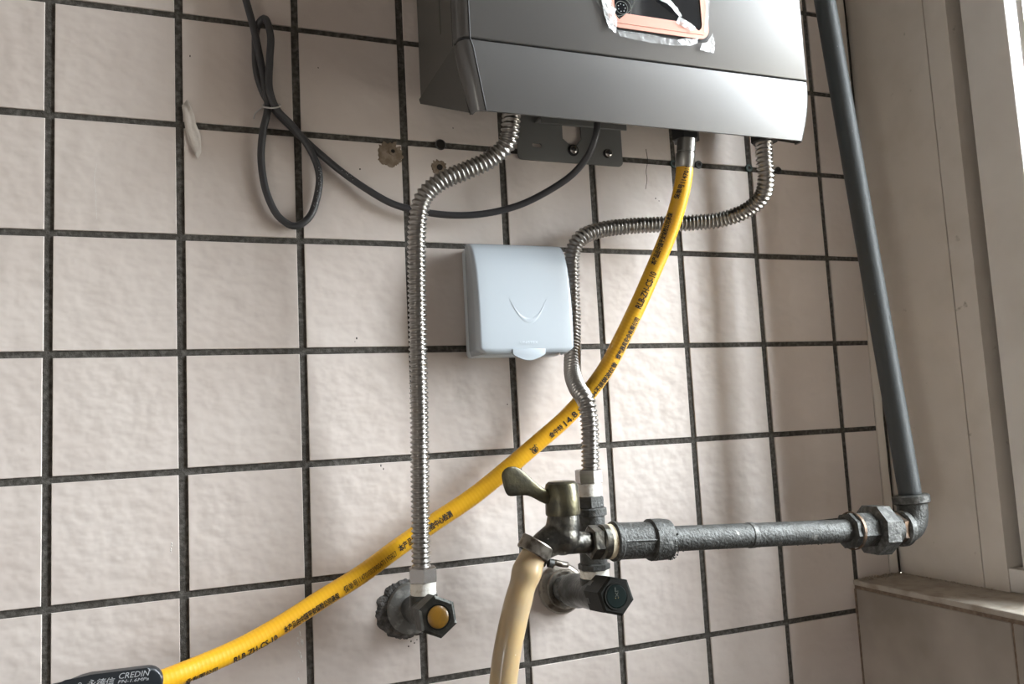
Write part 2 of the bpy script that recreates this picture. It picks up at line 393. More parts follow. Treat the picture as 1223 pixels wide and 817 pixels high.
# debris line on the sill corner
bm = bmesh.new()
for _ in range(110):
    x = random.uniform(.80, .864); y = -abs(random.gauss(0, .006)) - .002; s = random.uniform(.0004, .0014)
    q = bmesh.ops.create_icosphere(bm, subdivisions=1, radius=s, matrix=Matrix.Translation((x, y, SZ + s*.4)))
for _ in range(70):
    y = random.uniform(-.12, -.004); x = JX - abs(random.gauss(0, .004)) - .001; s = random.uniform(.0003, .0010)
    bmesh.ops.create_icosphere(bm, subdivisions=1, radius=s, matrix=Matrix.Translation((x, y, SZ + s*.4)))
o = obj('sill_dust', bm, 'sill', kind='stuff'); tag(o, 'crumbs of mortar and dust in the corner of the window sill', 'dust')
# remaining room, so that the daylight bounces as it does there; with added light blockers and a fill opening
struct('wall_right_upper', BX(JX, JX+TW, -2.3, -.88, SZ, 1.15), 'room').name = 'wall_right.001'
struct('wall_right_head', BX(JX, JX+TW, -.88, .05, WT, 1.15), 'room').name = 'wall_right.002'
struct('wall_back_upper', BX(-1.35, JX, 0.0, .05, .62, 1.15), 'room').name = 'wall_back.001'
struct('wall_back_side', BX(-1.35, -.62, 0.0, .05, -1.7, .62), 'room').name = 'wall_back.002'
struct('wall_back_low', BX(-.62, JX+T, 0.0, .05, -1.7, -1.05), 'room').name = 'wall_back.003'
struct('wall_right_outer', BX(JX+T+.001, JX+TW, -.2, .05, SZ-.01, WT), 'room').name = 'wall_right.003'
struct('wall_dark_lining', BX(JX+.047, JX+TW, -.8803, -.8780, SZ, WT), 'blocker').name = 'wall_dark_lining.001'  # unseen dark lining added so the display reflects less light
struct('wall_blocker', BX(JX+TW, 1.37, -1.05, -.8805, -1.7, 2.2), 'blocker').name = 'wall_blocker.001'  # unseen wall added outside to block the steep skylight
struct('wall_left', BX(-1.40, -1.351, DY1, .05, -1.7, 1.15), 'room')
struct('wall_left_low', BX(-1.40, -1.351, -2.3, DY0, -1.7, 1.15), 'room').name = 'wall_left.001'
struct('wall_left_head', BX(-1.40, -1.351, DY0, DY1, DZ1, 1.15), 'room').name = 'wall_left.002'
struct('wall_left_foot', BX(-1.40, -1.351, DY0, DY1, -1.7, DZ0), 'room').name = 'wall_left.003'
struct('wall_front', BX(-1.35, JX+T, -2.35, -2.30, -1.7, 1.15), 'room')
struct('ceiling', BX(-1.40, JX+TW, -2.35, .05, 1.15, 1.20), 'room')
struct('floor', BX(-1.40, JX+TW, -2.35, .05, -1.75, -1.70), 'floor')

# ================================================================ WATER HEATER
HX0, HX1, HY, ZS, ZB = .3137, .669, -.140, -.0590, -.1165
heater = root('water_heater', (.49, -.012, -.06), 'large silver grey gas water heater hanging on the tiled wall with a dark display window', 'water heater')
bm = BX(HX0+.0008, HX1-.0008, -.1235, -.0125, -.0615, .46, bev=.002); case = obj('case', bm, 'case', heater)
# front panels lofted from a plan outline with rounded edges
def plan(x0, x1, yf, yb, r=.010, n=6):
    pts = [(x0, yb)]
    for k in range(n + 1): a = PI + PI/2*k/n; pts.append((x0 + r + r*math.cos(a), yf + r + r*math.sin(a)*1.0))
    for k in range(n + 1): a = 1.5*PI + PI/2*k/n; pts.append((x1 - r*.55 + r*.55*math.cos(a), yf + r*.55 + r*.55*math.sin(a)))
    pts.append((x1, yb)); return pts
def panel(levels):
    bm = bmesh.new(); rings = []
    for (z, x0, x1, yf, yb) in levels:
        o_ = plan(x0, x1, yf, yb)
        inner = [(min(max(x, x0+.0025), x1-.0025), y + (.0022 if y < yb - .0001 else 0)) for x, y in o_][::-1]
        rings.append([bm.verts.new((x, y, z)) for x, y in o_ + inner])
    n = len(rings[0])
    for i in range(len(rings)-1):
        for k in range(n): bm.faces.new((rings[i][k], rings[i][(k+1) % n], rings[i+1][(k+1) % n], rings[i+1][k]))
    h = n//2
    for R_ in (rings[0], rings[-1]):
        for k in range(h-1): bm.faces.new((R_[k], R_[k+1], R_[n-2-k], R_[n-1-k]))
    return bm
sharp(obj('upper_front_panel', panel([(ZS+.0012, HX0+.001, HX1, HY, -.1245), (ZS+.0022, HX0, HX1, HY-.001, -.1245), (.1, HX0, HX1, HY-.001, -.1245), (.46, HX0, HX1, HY-.001, -.1245)]), 'silver', heater), 50)
lev = []
for k in range(13):
    t = k/12
    z = ZS-.0012 + (ZB - ZS + .0012)*t
    yb = -.1245 + 0.0*t
    lev.append((z, HX0 + .0005 + .0120*t**1.3, HX1 - .0005 - .006*t**1.6, HY - .0012 - .0010*math.sin(t*PI) + .0070*t**1.8, yb + .0015*t))
sharp(obj('lower_front_panel', panel(lev), 'silver', heater), 50)
obj('seam_strip', BX(HX0+.003, HX1-.003, HY+.003, -.122, ZS-.004, ZS+.004), 'seam', heater)
# side cheeks of the hood: triangular plates below the case
for nm, xa, xb, inn in (('side_cheek', HX0-.0004, HX0+.0024, .0115), ('side_cheek', HX1-.0024, HX1-.0004, -.006)):
    bm = bmesh.new(); A = []
    for dx in (xa, xb):
        A.append([bm.verts.new((dx, -.0125, -.0605)), bm.verts.new((dx, -.1240, -.0605)), bm.verts.new((dx + inn, -.1240, ZB+.0008)), bm.verts.new((dx + inn*.05, -.0145, -.0655))])
    for k in range(4): bm.faces.new((A[0][k], A[0][(k+1) % 4], A[1][(k+1) % 4], A[1][k]))
    bm.faces.new(A[0]); bm.faces.new(A[1][::-1]); obj(nm, bm, 'cheek', heater)
# edge bead along the left front edge, and the seam highlight on the side
bm = bmesh.new(); tube(bm, [Vector((HX0+.0006, -.1243, z)) for z in (.46, .1, -.02, ZS)] + [Vector((l[1]+.0006, l[4], l[0])) for l in lev[1:]], .0011, n=8)
obj('edge_bead', bm, 'case', heater, smooth=True)
for off, yy in ((.0001, .0022), (.0092, -.0152)):
    bm = bmesh.new(); tube(bm, [Vector((HX0+off, -.1262+yy if yy > 0 else HY-.0006, z)) for z in (.46, .1, -.02, ZS)] + [Vector((l[1]+off+.001, (-.1262+yy) if yy > 0 else l[3]+.0004, l[0])) for l in lev[1:]], .0008, n=8)
    obj('edge_groove', bm, 'seam', heater, smooth=True)
bm = BX(HX0+.0002, HX0+.0012, -.0885, -.0865, -.031, .44, bev=.0004); obj('side_rib', bm, 'case', heater)
# display: black glass, rose gold frame, peeling film
YF = HY - .001
dsp = obj('display_window', prism(bmesh.new(), rrect(.4525, .5530, -.0310, .115, .009), Vector((0, YF+.0005, 0)), X_, Z_, -Y_, .0022, bev=.0004), 'glass', heater, label='glossy black display window')
fb = plate(rrect(.4510, .5550, -.0328, .117, .0105), [rrect(.4578, .5480, -.0255, .110, .007)], .0012)
place(fb, Vector((0, YF-.0022, 0)), X_, Z_); obj('display_frame', fb, 'rose', dsp, label='rose gold frame')
fb = prism(bmesh.new(), [(.4570, -.0290), (.5490, -.0290), (.5345, -.0190), (.4690, -.0190)], Vector((0, YF-.0024, 0)), X_, Z_, -Y_, .0008, bev=.0004)
obj('display_bar', fb, 'rose', dsp, label='rose gold bevelled bar')
sh = plate(rrect(.4492, .5568, -.0350, .119, .0122), [rrect(.4512, .5548, -.0326, .1168, .0103)], .0006); place(sh, Vector((0, YF-.0002, 0)), X_, Z_); obj('frame_gap', sh, 'seam', dsp)
for cx, cz, r in ((.4655, -.0135, .0062), (.4655, -.0135, .0098), (.459, -.002, .020)):
    obj('dial_ring', SP(Vector((cx, YF-.0017, cz)), -Y_, [(0, r), (.0002, r), (.0002, r-.0005), (0, r-.0005)], n=48, hole=True), 'goldfaint', dsp)
for k in range(7):
    a = 2*PI*k/7; obj('dial_dot', SP(Vector((.4655 + .0035*math.cos(a), YF-.0017, -.0135 + .0035*math.sin(a))), -Y_, [(0, .0005), (.0002, .0004)], n=8), 'silverink', dsp)
tb = text_bm('10YC', .0068, .0034); obj('display_print', place(tb, Vector((.5060, YF-.0019, .0015)), X_, Z_), 'rose', dsp)
def film(pts, mt, amp=.0016, seed=0, off=.003):
    bm = bmesh.new(); c = Vector((sum(p[0] for p in pts)/len(pts), 0, sum(p[1] for p in pts)/len(pts)))
    # crumpled sheet: fan of rings
    rings = []
    for t in (1, .75, .5, .25):
        ring = []
        for x, z in pts:
            X = c.x + (x-c.x)*t; Z = c.z + (z-c.z)*t
            ring.append(bm.verts.new((X, YF - off - amp*(.5+.5*noise.noise(Vector((X*260+seed, Z*260, seed*3.1)))), Z)))
        rings.append(ring)
    n = len(pts)
    for i in range(3):
        for k in range(n): bm.faces.new((rings[i][k], rings[i][(k+1) % n], rings[i+1][(k+1) % n], rings[i+1][k]))
    bm.faces.new(rings[-1])
    return obj('film_scrap', bm, mt, dsp, smooth=True)
def fp(*q):   # film outlines, read off the photograph at the panel's own depth
    return [(W(a, b, YF).x, W(a, b, YF).z) for a, b in q]
def dense(p, k=4):
    out = []
    for i in range(len(p)):
        a, b = p[i], p[(i+1) % len(p)]
        for j in range(k): out.append((a[0]+(b[0]-a[0])*j/k + random.uniform(-.0003, .0003), a[1]+(b[1]-a[1])*j/k + random.uniform(-.0003, .0003)))
    return out
random.seed(11)
film(dense(fp((716, -6), (727, -6), (729, 8), (734, 14), (731, 20), (735, 27), (733, 42), (725, 36), (720, 22), (717, 8))), 'film', seed=1)
film(dense(fp((833, 62), (836, 54), (843, 52), (848, 42), (851, 54), (850, 66), (842, 64))), 'film', seed=2)
film(dense(fp((806, 50), (814, 48), (824, 49), (832, 48), (830, 54), (822, 57), (812, 56))), 'film', seed=3)
film(dense(fp((734, 38), (770, 43), (806, 50), (826, 57), (800, 57), (768, 52), (738, 46))), 'filmthin', seed=4)
film(dense(fp((808, 22), (822, 30), (828, 36), (822, 40), (812, 34), (804, 30))), 'film', seed=5, off=.0035)
film(dense(fp((785, -2), (796, 1), (806, 12), (812, 22), (808, 22), (799, 12), (792, 6), (784, 2))), 'film', seed=6, off=.0035)
film(dense(fp((839, -6), (846, -6), (844, 20), (842, 42), (838, 40), (840, 20))), 'filmthin', seed=7)
random.seed(21)
# fittings poking out of the heater's underside
gasin = obj('gas_inlet_nut', nut(W(818, 150, -.110) + Z_*.012, -Z_, 0, .0275, .0135, rot=.2), 'black', heater, label='black hexagonal inlet nut')
obj('water_inlet_nut', nut(W(912, 160, -.118) + Z_*.010, -Z_, 0, .0195, .0128, rot=.4), 'black', heater, label='dark hexagonal inlet nut')
c_ = W(855, 152, -.105); obj('drain_plug', SP(c_ + Z_*.012, -Z_, [(0, .014), (.011, .014), (.0135, .011), (.014, .002)], n=28), 'black', heater, smooth=False)
c_ = W(714, 140, -.088); obj('cable_gland', SP(c_ + Z_*.010, -Z_, [(0, .0075), (.0105, .0075), (.013, .0055)], n=20), 'black', heater)
obj('outlet_stub', SP(W(611, 128, -.110) + Z_*.022, -Z_, [(0, .0085), (.018, .0085)], n=20), 'chrome', heater)

# wall bracket with keyhole, slots and screws
br = root('wall_bracket', (.476, -.004, -.095), 'grey steel mounting bracket screwed to the tiles below the heater', 'bracket')
bx0, bx1, bz0, bz1 = .4160, .5350, -.1092, -.052
slot = lambda x, z, a, r: [(x + (a if math.cos(t) > 0 else -a) + r*math.cos(t), z + r*math.sin(t)) for t in [2*PI*k/20 + .01 for k in range(20)]]
key = [(.4665, -.066), (.4880, -.066), (.4880, -.0830), (.4805, -.0915), (.4755, -.0915), (.4665, -.0840)]
pb = plate(rrect(bx0, bx1, bz0, bz1, .0045), [slot(.4372, -.0935, .0028, .0024), key], .0022)
place(pb, Vector((0, -.0040, 0)), X_, Z_); obj('back_plate', pb, 'bracket', br)
obj('bent_lip', BX(.4360, .5330, -.0200, -.0051, -.0705, -.0685, bev=.0006), 'bracket', br)
obj('bent_lip', BX(.4360, .5330, -.0216, -.0198, -.0760, -.0685, bev=.0006), 'bracket', br)
for k, (x, z) in enumerate(((.4776, -.0958), (.5172, -.0964))):
    s = root('screw', (x, -.0051, z), 'shiny pan head screw under the keyhole of the bracket' if k == 0 else 'shiny pan head screw at the right end of the bracket', 'screw')
    obj('washer', SP(Vector((x, -.0052, z)), -Y_, [(0, .0062 if k == 0 else .0050), (.0006, .0060 if k == 0 else .0048)], n=28), 'black', s)
    sharp(obj('screw_head', SP(Vector((x + (.001 if k else 0), -.0058, z)), -Y_, [(0, .0046), (.0012, .0045), (.0024, .0036), (.0030, .0020), (.0031, .0006)], n=28), 'chrome', s))
    bm = bmesh.new(); box(bm, x-.0018+.001*k, x+.0018+.001*k, -.0093, -.0086, z-.0004, z+.0004); box(bm, x-.0004+.001*k, x+.0004+.001*k, -.0093, -.0086, z-.0018, z+.0018); obj('cross_slot', bm, 'seam', s)

# ================================================================ HOSES
def corrugated(name, pts, r, label, pitch=.0042, dark='steel'):
    P = catmull([W(*p) for p in pts], pitch/8)
    prof = [1, .965, .89, .81, .775, .81, .89, .965]
    t = root(name, P[-1], label, 'hose')
    bm = bmesh.new(); tube(bm, P, lambda i: r * prof[i % 8], n=22)
    obj('corrugated_tube', bm, dark, t, smooth=True)
    return t, P
lh, LP = corrugated('corrugated_hose', [(611, 128, -.110), (610, 150, -.110), (605, 172, -.106), (586, 190, -.098), (556, 204, -.090), (526, 217, -.084), (506, 236, -.078), (499, 264, -.074), (498, 320, -.070), (499, 400, -.064), (501, 500, -.058), (502, 600, -.052), (503, 679, -.050)],
    .0084, 'left corrugated steel water hose running from the heater down to the amber capped valve')
rh, RP = corrugated('corrugated_hose', [(912, 162, -.118), (913, 190, -.118), (915, 213, -.115), (910, 235, -.104), (892, 251, -.088), (862, 262, -.068), (828, 266, -.052), (790, 268, -.040), (752, 270, -.032), (716, 275, -.027), (693, 285, -.025), (684, 302, -.021), (683, 330, -.018), (684, 380, -.018), (684, 415, -.026), (684, 446, -.044), (690, 464, -.066), (700, 480, -.084), (704, 505, -.086), (705, 540, -.083), (705, 566, -.081)],
    .0084, 'right corrugated steel water hose bending past the white splash cover to the green capped valve', pitch=.0040)

# yellow gas hose with its printed lettering
YP = [(818, 194, -.110), (817, 210, -.108), (813, 232, -.103), (805, 261, -.095), (794, 291, -.086), (782, 319, -.078), (765, 358, -.069), (745, 400, -.060), (724, 440, -.052), (702, 470, -.044), (676, 499, -.036), (643, 528, -.030), (608, 558, -.026), (566, 592, -.024), (520, 623, -.023), (478, 652, -.024), (430, 687, -.026), (382, 717, -.031), (332, 749, -.039), (285, 775, -.048), (240, 795, -.058), (205, 809, -.066), (172, 822, -.072), (140, 842, -.075)]
YH = catmull([W(*p) for p in YP], .0011)
YR = .0081
gas = root('gas_hose', YH[len(YH)//2], 'thick yellow gas hose with black printed lettering sweeping from the heater to the black lever', 'hose')
bm = bmesh.new(); tube(bm, YH, lambda i: YR * (1 - .022*(.5 + .5*math.cos(2*PI*i/3.0))), n=28)
obj('hose_sleeve', bm, 'yellow', gas, smooth=True)
a_ = (YH[14] - YH[0]).normalized()
sharp(obj('ferrule', SP(YH[0] - a_*.022, a_, [(0, .0088), (.012, .0088), (.0125, .0083), (.0135, .0083), (.014, .0090), (.026, .0090), (.027, .0084)], n=28), 'ferrule', gas, label='dark crimped steel sleeve'))
YL = [0]
for a, b_ in zip(YH, YH[1:]): YL.append(YL[-1] + (b_-a).length)
YF_ = frames(YH)
def near(px, py):
    best = min(range(len(YH)), key=lambda i: (proj(YH[i])[0]-px)**2 + (proj(YH[i])[1]-py)**2); return YL[best]
def proj(p):
    d = p - CAM; z = d.dot(RF); return 611.5 + FPX*d.dot(RX)/z, 408.5 + FPX*d.dot(RD)/z
def hose_at(s):
    import bisect
    j = min(max(bisect.bisect(YL, s) - 1, 0), len(YH)-2); f = (s - YL[j])/(YL[j+1]-YL[j])
    return YH[j].lerp(YH[j+1], f), YF_[j][0].lerp(YF_[j+1][0], f).normalized()
def hose_print(s, a, b, h, phi, nm='lettering', bm=None, bold=.0003):
    """print text along the hose from photo point a to b (reading direction), height h, phi = turn from the room-facing side towards below"""
    s0, s1 = near(*a), near(*b)
    bm = bm or text_bm(s, abs(s1-s0), h, bold=bold)
    L = abs(s1 - s0)
    bmesh.ops.subdivide_edges(bm, edges=[e for e in bm.edges if e.calc_length() > .0025], cuts=1)
    for v in bm.verts:
        x, y = v.co.x, v.co.y
        p, t = hose_at(s0 - x if s1 < s0 else s0 + x)
        if s1 < s0: t = -t
        out = Vector((0, -1, 0)); out = (out - t*out.dot(t)).normalized()
        up = t.cross(out) * -1
        if up.z < 0 and abs(t.z) < .8: up = -up
        if up.dot(Vector((-t.z, 0, t.x))) < 0: up = -up
        ph = phi if not isinstance(phi, tuple) else phi[0] + (phi[1]-phi[0])*x/L
        ang = -ph + (y - h/2)/YR
        v.co = p + (out*math.cos(ang) + up*math.sin(ang)) * (YR + .00025)
    o = obj(nm, bm, 'ink', gas, label='black printed lettering', recalc=False); return o
hose_print('业有限公司', (216, 804), (255, 792), .0058, .85)
hose_print('RLB-ZH-CS-10', (274, 779), (324, 753), .0060, .72, bold=.00032)
hose_print('本产品由中国平安保险公司承保', (333, 748), (400, 706), .0062, .45)
hose_print('保单号', (407, 701), (423, 691), .0062, .25, bold=.00012)
hose_print('114701003900471195827', (424, 690), (470, 658), .0046, .15, bold=0)
hose_print('本产品经国家质检中心检测', (474, 655), (537, 612), .0062, .02)
hose_print('金牛特', (653, 520), (668, 507), .0052, .15)
hose_print('14.8', (670, 504), (685, 492), .0060, .20)
hose_print('燃气用304不锈钢波纹管', (688, 488), (728, 430), .0060, .35)
hose_print('燃气器具安全有限公司', (730, 425), (754, 377), .0060, .25)
hose_print('RLB-ZH-CS-10', (760, 368), (779, 326), .0060, -.25, bold=.00032)
hose_print('本产品由中国平安保险公司承保', (783, 318), (806, 256), .0058, (-.75, -1.1))
hose_print('保单号1147010', (811, 238), (817, 200), .0055, (-.95, -.2))
lb = bmesh.new()      # round bull's-head emblem
def disc(cx, cy, r, rr=0, n=18, e=1.0):
    if rr:
        ring = [(lb.verts.new((cx + r*math.cos(2*PI*k/n), cy + e*r*math.sin(2*PI*k/n), 0)), lb.verts.new((cx + rr*math.cos(2*PI*k/n), cy + e*rr*math.sin(2*PI*k/n), 0))) for k in range(n)]
        for k in range(n): lb.faces.new((ring[k][0], ring[(k+1) % n][0], ring[(k+1) % n][1], ring[k][1]))
    else: lb.faces.new([lb.verts.new((cx + r*math.cos(2*PI*k/n), cy + e*r*math.sin(2*PI*k/n), 0)) for k in range(n)])
disc(.0040, .0032, .0034, .0026); disc(.0040, .0026, .0015, 0, 12, 1.2); disc(.0029, .0045, .0007, 0, 8); disc(.0051, .0045, .0007, 0, 8); disc(.0078, .0064, .0007, .0004, 10)
for q in (((.0008, .0060), (.0002, .0082), (.0024, .0064)), ((.0056, .0064), (.0070, .0084), (.0070, .0058))): lb.faces.new([lb.verts.new((x, y, 0)) for x, y in q])
hose_print('', (630, 538), (643, 527), .0080, .10, nm='emblem', bm=lb)

# ================================================================ POWER CABLE
cb = [(262, -430, -.012), (268, -250, -.012), (276, -110, -.013), (286, -45, -.014), (290, -14, -.013), (296, 8, -.012), (303, 34, -.012), (311, 72, -.012), (317, 105, -.012), (320, 128, -.011), (314, 158, -.009), (312, 192, -.008), (319, 232, -.008), (334, 260, -.008), (352, 270, -.008), (369, 260, -.008), (379, 234, -.008), (381, 207, -.009), (370, 178, -.010), (349, 150, -.0125), (331, 131, -.018), (322, 108, -.020), (322, 72, -.020), (323, 42, -.018), (316, 22, -.014), (307, 32, -.008), (305, 60, -.0065), (307, 88, -.006), (317, 116, -.006), (332, 136, -.0065), (352, 156, -.006), (378, 180, -.007), (408, 205, -.009), (438, 226, -.011), (468, 243, -.013), (500, 252, -.016), (540, 257, -.020), (580, 255, -.026), (620, 245, -.036), (655, 228, -.050), (684, 208, -.064), (702, 186, -.077), (711, 164, -.086), (714, 142, -.088)]
CPth = catmull([W(*p) for p in cb], .0022)
cable = root('power_cable', W(352, 270, -.008), 'dark grey power cable looped and tied on the wall then sagging to the heater', 'cable')
bm = bmesh.new(); tube(bm, CPth, .0033, n=12); obj('cable_sheath', bm, 'cable', cable, smooth=True)
tie = catmull([W(*p) for p in ((314, 126, -.010), (316, 128, -.0225), (324, 129, -.026), (332, 128, -.022), (334, 125, -.012), (326, 124, -.0030), (315, 125, -.004), (314, 126, -.010))], .001)
bm = bmesh.new(); tube(bm, tie, .0007, n=8)
t2 = catmull([W(*p) for p in ((316, 127, -.006), (310, 131, -.006), (304, 137, -.005), (303, 142, -.003))], .001); tube(bm, t2, .0006, n=8)
tag(obj('cable_tie', bm, 'whitewire', smooth=True), 'thin white wire tie binding the looped power cable', 'tie')
def cable_mark(px0, px1, pts, seed):
    rr = random.Random(seed); P = [p for p in CPth if px0[0] < proj(p)[0] < px1[0] and px0[1] < proj(p)[1] < px1[1]]
    bm = bmesh.new()
    for p in P:
        for _ in range(pts):
            c = p + Vector((rr.uniform(-.0012, .0018), -.0033 + .0003, rr.uniform(-.0014, .0014))); s = rr.uniform(.0003, .0009)
            d = c - p; d.normalize(); c = p + d*.00335
            bmesh.ops.create_icosphere(bm, subdivisions=1, radius=s*.55, matrix=Matrix.Translation(c))
    if P: obj('white_scuff', bm, 'cableprint', cable, label='white scuffed print')
cable_mark((372, 200), (386, 250), 2, 1); cable_mark((407, 200), (422, 217), 2, 2)

# ================================================================ SPLASH COVER
cov = root('splash_cover_box', (.3985, -.001, -.255), 'white plastic splash cover box over a wall socket', 'cover box')
bm = BX(.3520, .4445, -.020, -.0012, -.3100, -.2040, bev=.004, seg=3); sharp(obj('back_box', bm, 'plasticback', cov, label='greyer box behind the lid'), 40)
lidprof = [(-.1985, -.0200), (-.1990, -.0275), (-.2012, -.0325), (-.2060, -.0368), (-.2130, -.0405), (-.2230, -.0440), (-.2350, -.0464), (-.2500, -.0480), (-.2650, -.0487), (-.2800, -.0488), (-.2920, -.0484), (-.3000, -.0478), (-.3052, -.0470)]
def lid_y(z):
    for (z0, y0), (z1, y1) in zip(lidprof, lidprof[1:]):
        if z1 <= z <= z0: return y0 + (y1-y0)*(z-z0)/(z1-z0)
    return lidprof[-1][1]
LX0, LX1 = .3500, .4458
def lid_bm():
    # hollow shell: sides, curved front, open back; corners rounded at the bottom
    bm = bmesh.new(); rows = []
    for z, y in lidprof:
        dz = z - lidprof[-1][0]; ins = 0
        if dz < .006: ins = .006 - math.sqrt(max(.006**2 - (.006-dz)**2, 0))
        row = []
        r = .0035
        yb = -.0195 if z > -.3045 else -.0195
        row.append((LX0 + ins*.3, yb))
        for k in range(5): a = PI + PI/2*k/4; row.append((LX0 + ins + r + r*math.cos(a), y + r + r*math.sin(a)))
        for k in range(1, 10): row.append((LX0 + ins + r + (LX1-LX0-2*ins-2*r)*k/10, y - .0006*math.sin(PI*k/10)))
        for k in range(5): a = 1.5*PI + PI/2*k/4; row.append((LX1 - ins - r + r*math.cos(a), y + r + r*math.sin(a)))
        row.append((LX1 - ins*.3, yb)); z -= .0045
        if z == lidprof[0][0]: row = [(x, max(yy, -.0205)) for x, yy in row]
        rows.append([bm.verts.new((x, yy, z)) for x, yy in row])
    for i in range(len(rows)-1):
        for k in range(len(rows[0])-1): bm.faces.new((rows[i][k], rows[i][k+1], rows[i+1][k+1], rows[i+1][k]))
    return bm
bm = lid_bm(); lid = obj('lid', bm, 'plastic', cov, label='glossy white hinged lid', smooth=True, recalc=True)
sm = lid.modifiers.new('shell', 'SOLIDIFY'); sm.thickness = .0016; sm.offset = -1
# finger tab
tabp = [(-.0165, .0035), (-.0162, -.0010)] + [(-.0158 + .0316*k/12, -.0020 - .0052*math.sin(PI*k/12)) for k in range(13)] + [(.0162, -.0010), (.0165, .0035)]
sharp(obj('finger_tab', prism(bmesh.new(), tabp, Vector((.3985, -.0468, -.3092)), X_, Z_, -Y_, .0022, bev=.0005), 'plastic', lid))
# raised smile line
bm = bmesh.new(); rowsA = []
c0 = Vector((.4000, 0, -.2590)); lid_y0 = lid_y; lid_y = lambda z: lid_y0(z + .0045)
for k in range(31):
    t = k/30*2-1; x = c0.x + .0185*t; z = c0.z - .0195*(1 - abs(t)**2.1) ; wd = .0042*(1-abs(t)**2.2) + .0003
    rowsA.append([bm.verts.new((x, lid_y(zz)-.00055 - dd, zz)) for zz, dd in ((z + wd*.4, -.0003), (z - wd*.1, .0011*(1-abs(t)**2)+.0001), (z - wd, -.0003))])
for a, b_ in zip(rowsA, rowsA[1:]):
    for k in range(2): bm.faces.new((a[k], a[k+1], b_[k+1], b_[k]))
obj('smile_ridge', bm, 'plastic', lid, smooth=True)
tb = text_bm('UNISTEX', .0175, .0024, ext=.0); place(tb, Vector((.3900, -.0496, -.3010)), X_, Z_); obj('embossed_lettering', tb, 'plasticback', lid, recalc=False)

# ================================================================ VALVES
def rough_disc(c, r, h, seed, n=64, jag=.18):
    bm = bmesh.new(); ctr = bm.verts.new(c - Y_*h); r1 = []; r0 = []
    for k in range(n):
        a = 2*PI*k/n; j = 1 + jag*noise.noise(Vector((math.cos(a)*3.2+seed, math.sin(a)*3.2, seed))) + jag*.5*noise.noise(Vector((math.cos(a)*11, math.sin(a)*11, seed)))
        d = Vector((math.cos(a), 0, math.sin(a)))
        r0.append(bm.verts.new(c + d*r*j)); r1.append(bm.verts.new(c + d*r*j*.86 - Y_*h*(.9+.2*random.random())))
    for k in range(n):
        bm.faces.new((r0[k], r0[(k+1) % n], r1[(k+1) % n], r1[k])); bm.faces.new((r1[k], r1[(k+1) % n], ctr))
    return bm
tag(obj('mortar_patch', rough_disc(W(484, 728, -.0016), .0262, .0022, 2.2, n=110, jag=.12), 'mortar'), 'ragged dark mortar patch on the tiles around the amber capped valve', 'mortar')

def angle_valve(nm, base, tip, ny, label, cap_mat, cap_label, big, stack):
    ax = (tip - base).normalized(); L = (tip - base).length
    t = root(nm, base, label, 'valve'); k = big
    up = Z_
    sharp(obj('wall_flange', SP(base + ax*.0025, ax, [(0, .0225*k), (.002, .0228*k), (.0045, .0212*k), (.0060, .0175*k), (.0068, .0135*k)], n=40), 'flange' if k < 1.02 else 'clamp', t), 30)
    return t, ax, L
# left valve
B0, T0 = Vector((.2895, -.002, -.5340)), Vector((.2888, -.095, -.5242))
lv, ax, L = angle_valve('angle_valve', B0, T0, 0, 'left dark angle valve with an amber cap and a hexagonal knob', 'amber', '', 1.0, 0)
def at(b, ax, t): return b + ax*t
bm = bmesh.new(); spin(bm, B0, ax, [(.006, .0115), (.030, .0115), (.032, .0130), (.064, .0130), (.068, .0118), (.072, .0118)], n=32)
nb = at(B0, ax, .048)
spin(bm, nb, Z_, [(0, .0120), (.0140, .0120), (.0150, .0110)], n=32); sharp(obj('valve_body', bm, 'darkvalve', lv))
sharp(obj('knob', nut(B0, ax, L-.023, L, .0168, rot=PI/6 + .1), 'darkvalve', lv, label='dark hexagonal knob'), 25)
sharp(obj('amber_cap', SP(at(B0, ax, L), ax, [(-.001, .0089), (.0004, .0088), (.0012, .0078), (.0018, .005), (.0020, .001)], n=30), 'amber', lv, label='amber yellow round cap'))
obj('cap_rim', SP(at(B0, ax, L), ax, [(-.001, .0103), (.0008, .0100), (.0008, .0089), (-.001, .0089)], n=32, hole=True), 'blackplastic', lv)
def wrap(o, z0, z1, r, mt='teflon', parent=None):
    prof = []; k = 0; z = z0
    while z < z1: prof.append((z, r*(1 + (.03 if k % 2 else 0) + random.uniform(-.008, .008)))); z += .0009; k += 1
    prof.append((z1, r*.97)); return sharp(obj('thread_tape', SP(o, Z_, prof, n=28), mt, parent, label='white thread sealing tape'), 60)
zt = W(503, 712, -.050).z; z1 = W(503, 696, -.050).z; z2 = W(503, 677, -.050).z
nc = Vector((nb.x, nb.y, 0))
wrap(nc, zt-.002, z1+.001, .0107, parent=lv)
hn = nut(nc, Z_, z1, z2, .0128, rot=.35); sharp(obj('hose_nut', hn, 'chrome', lh, label='polished hexagonal hose nut'), 25)
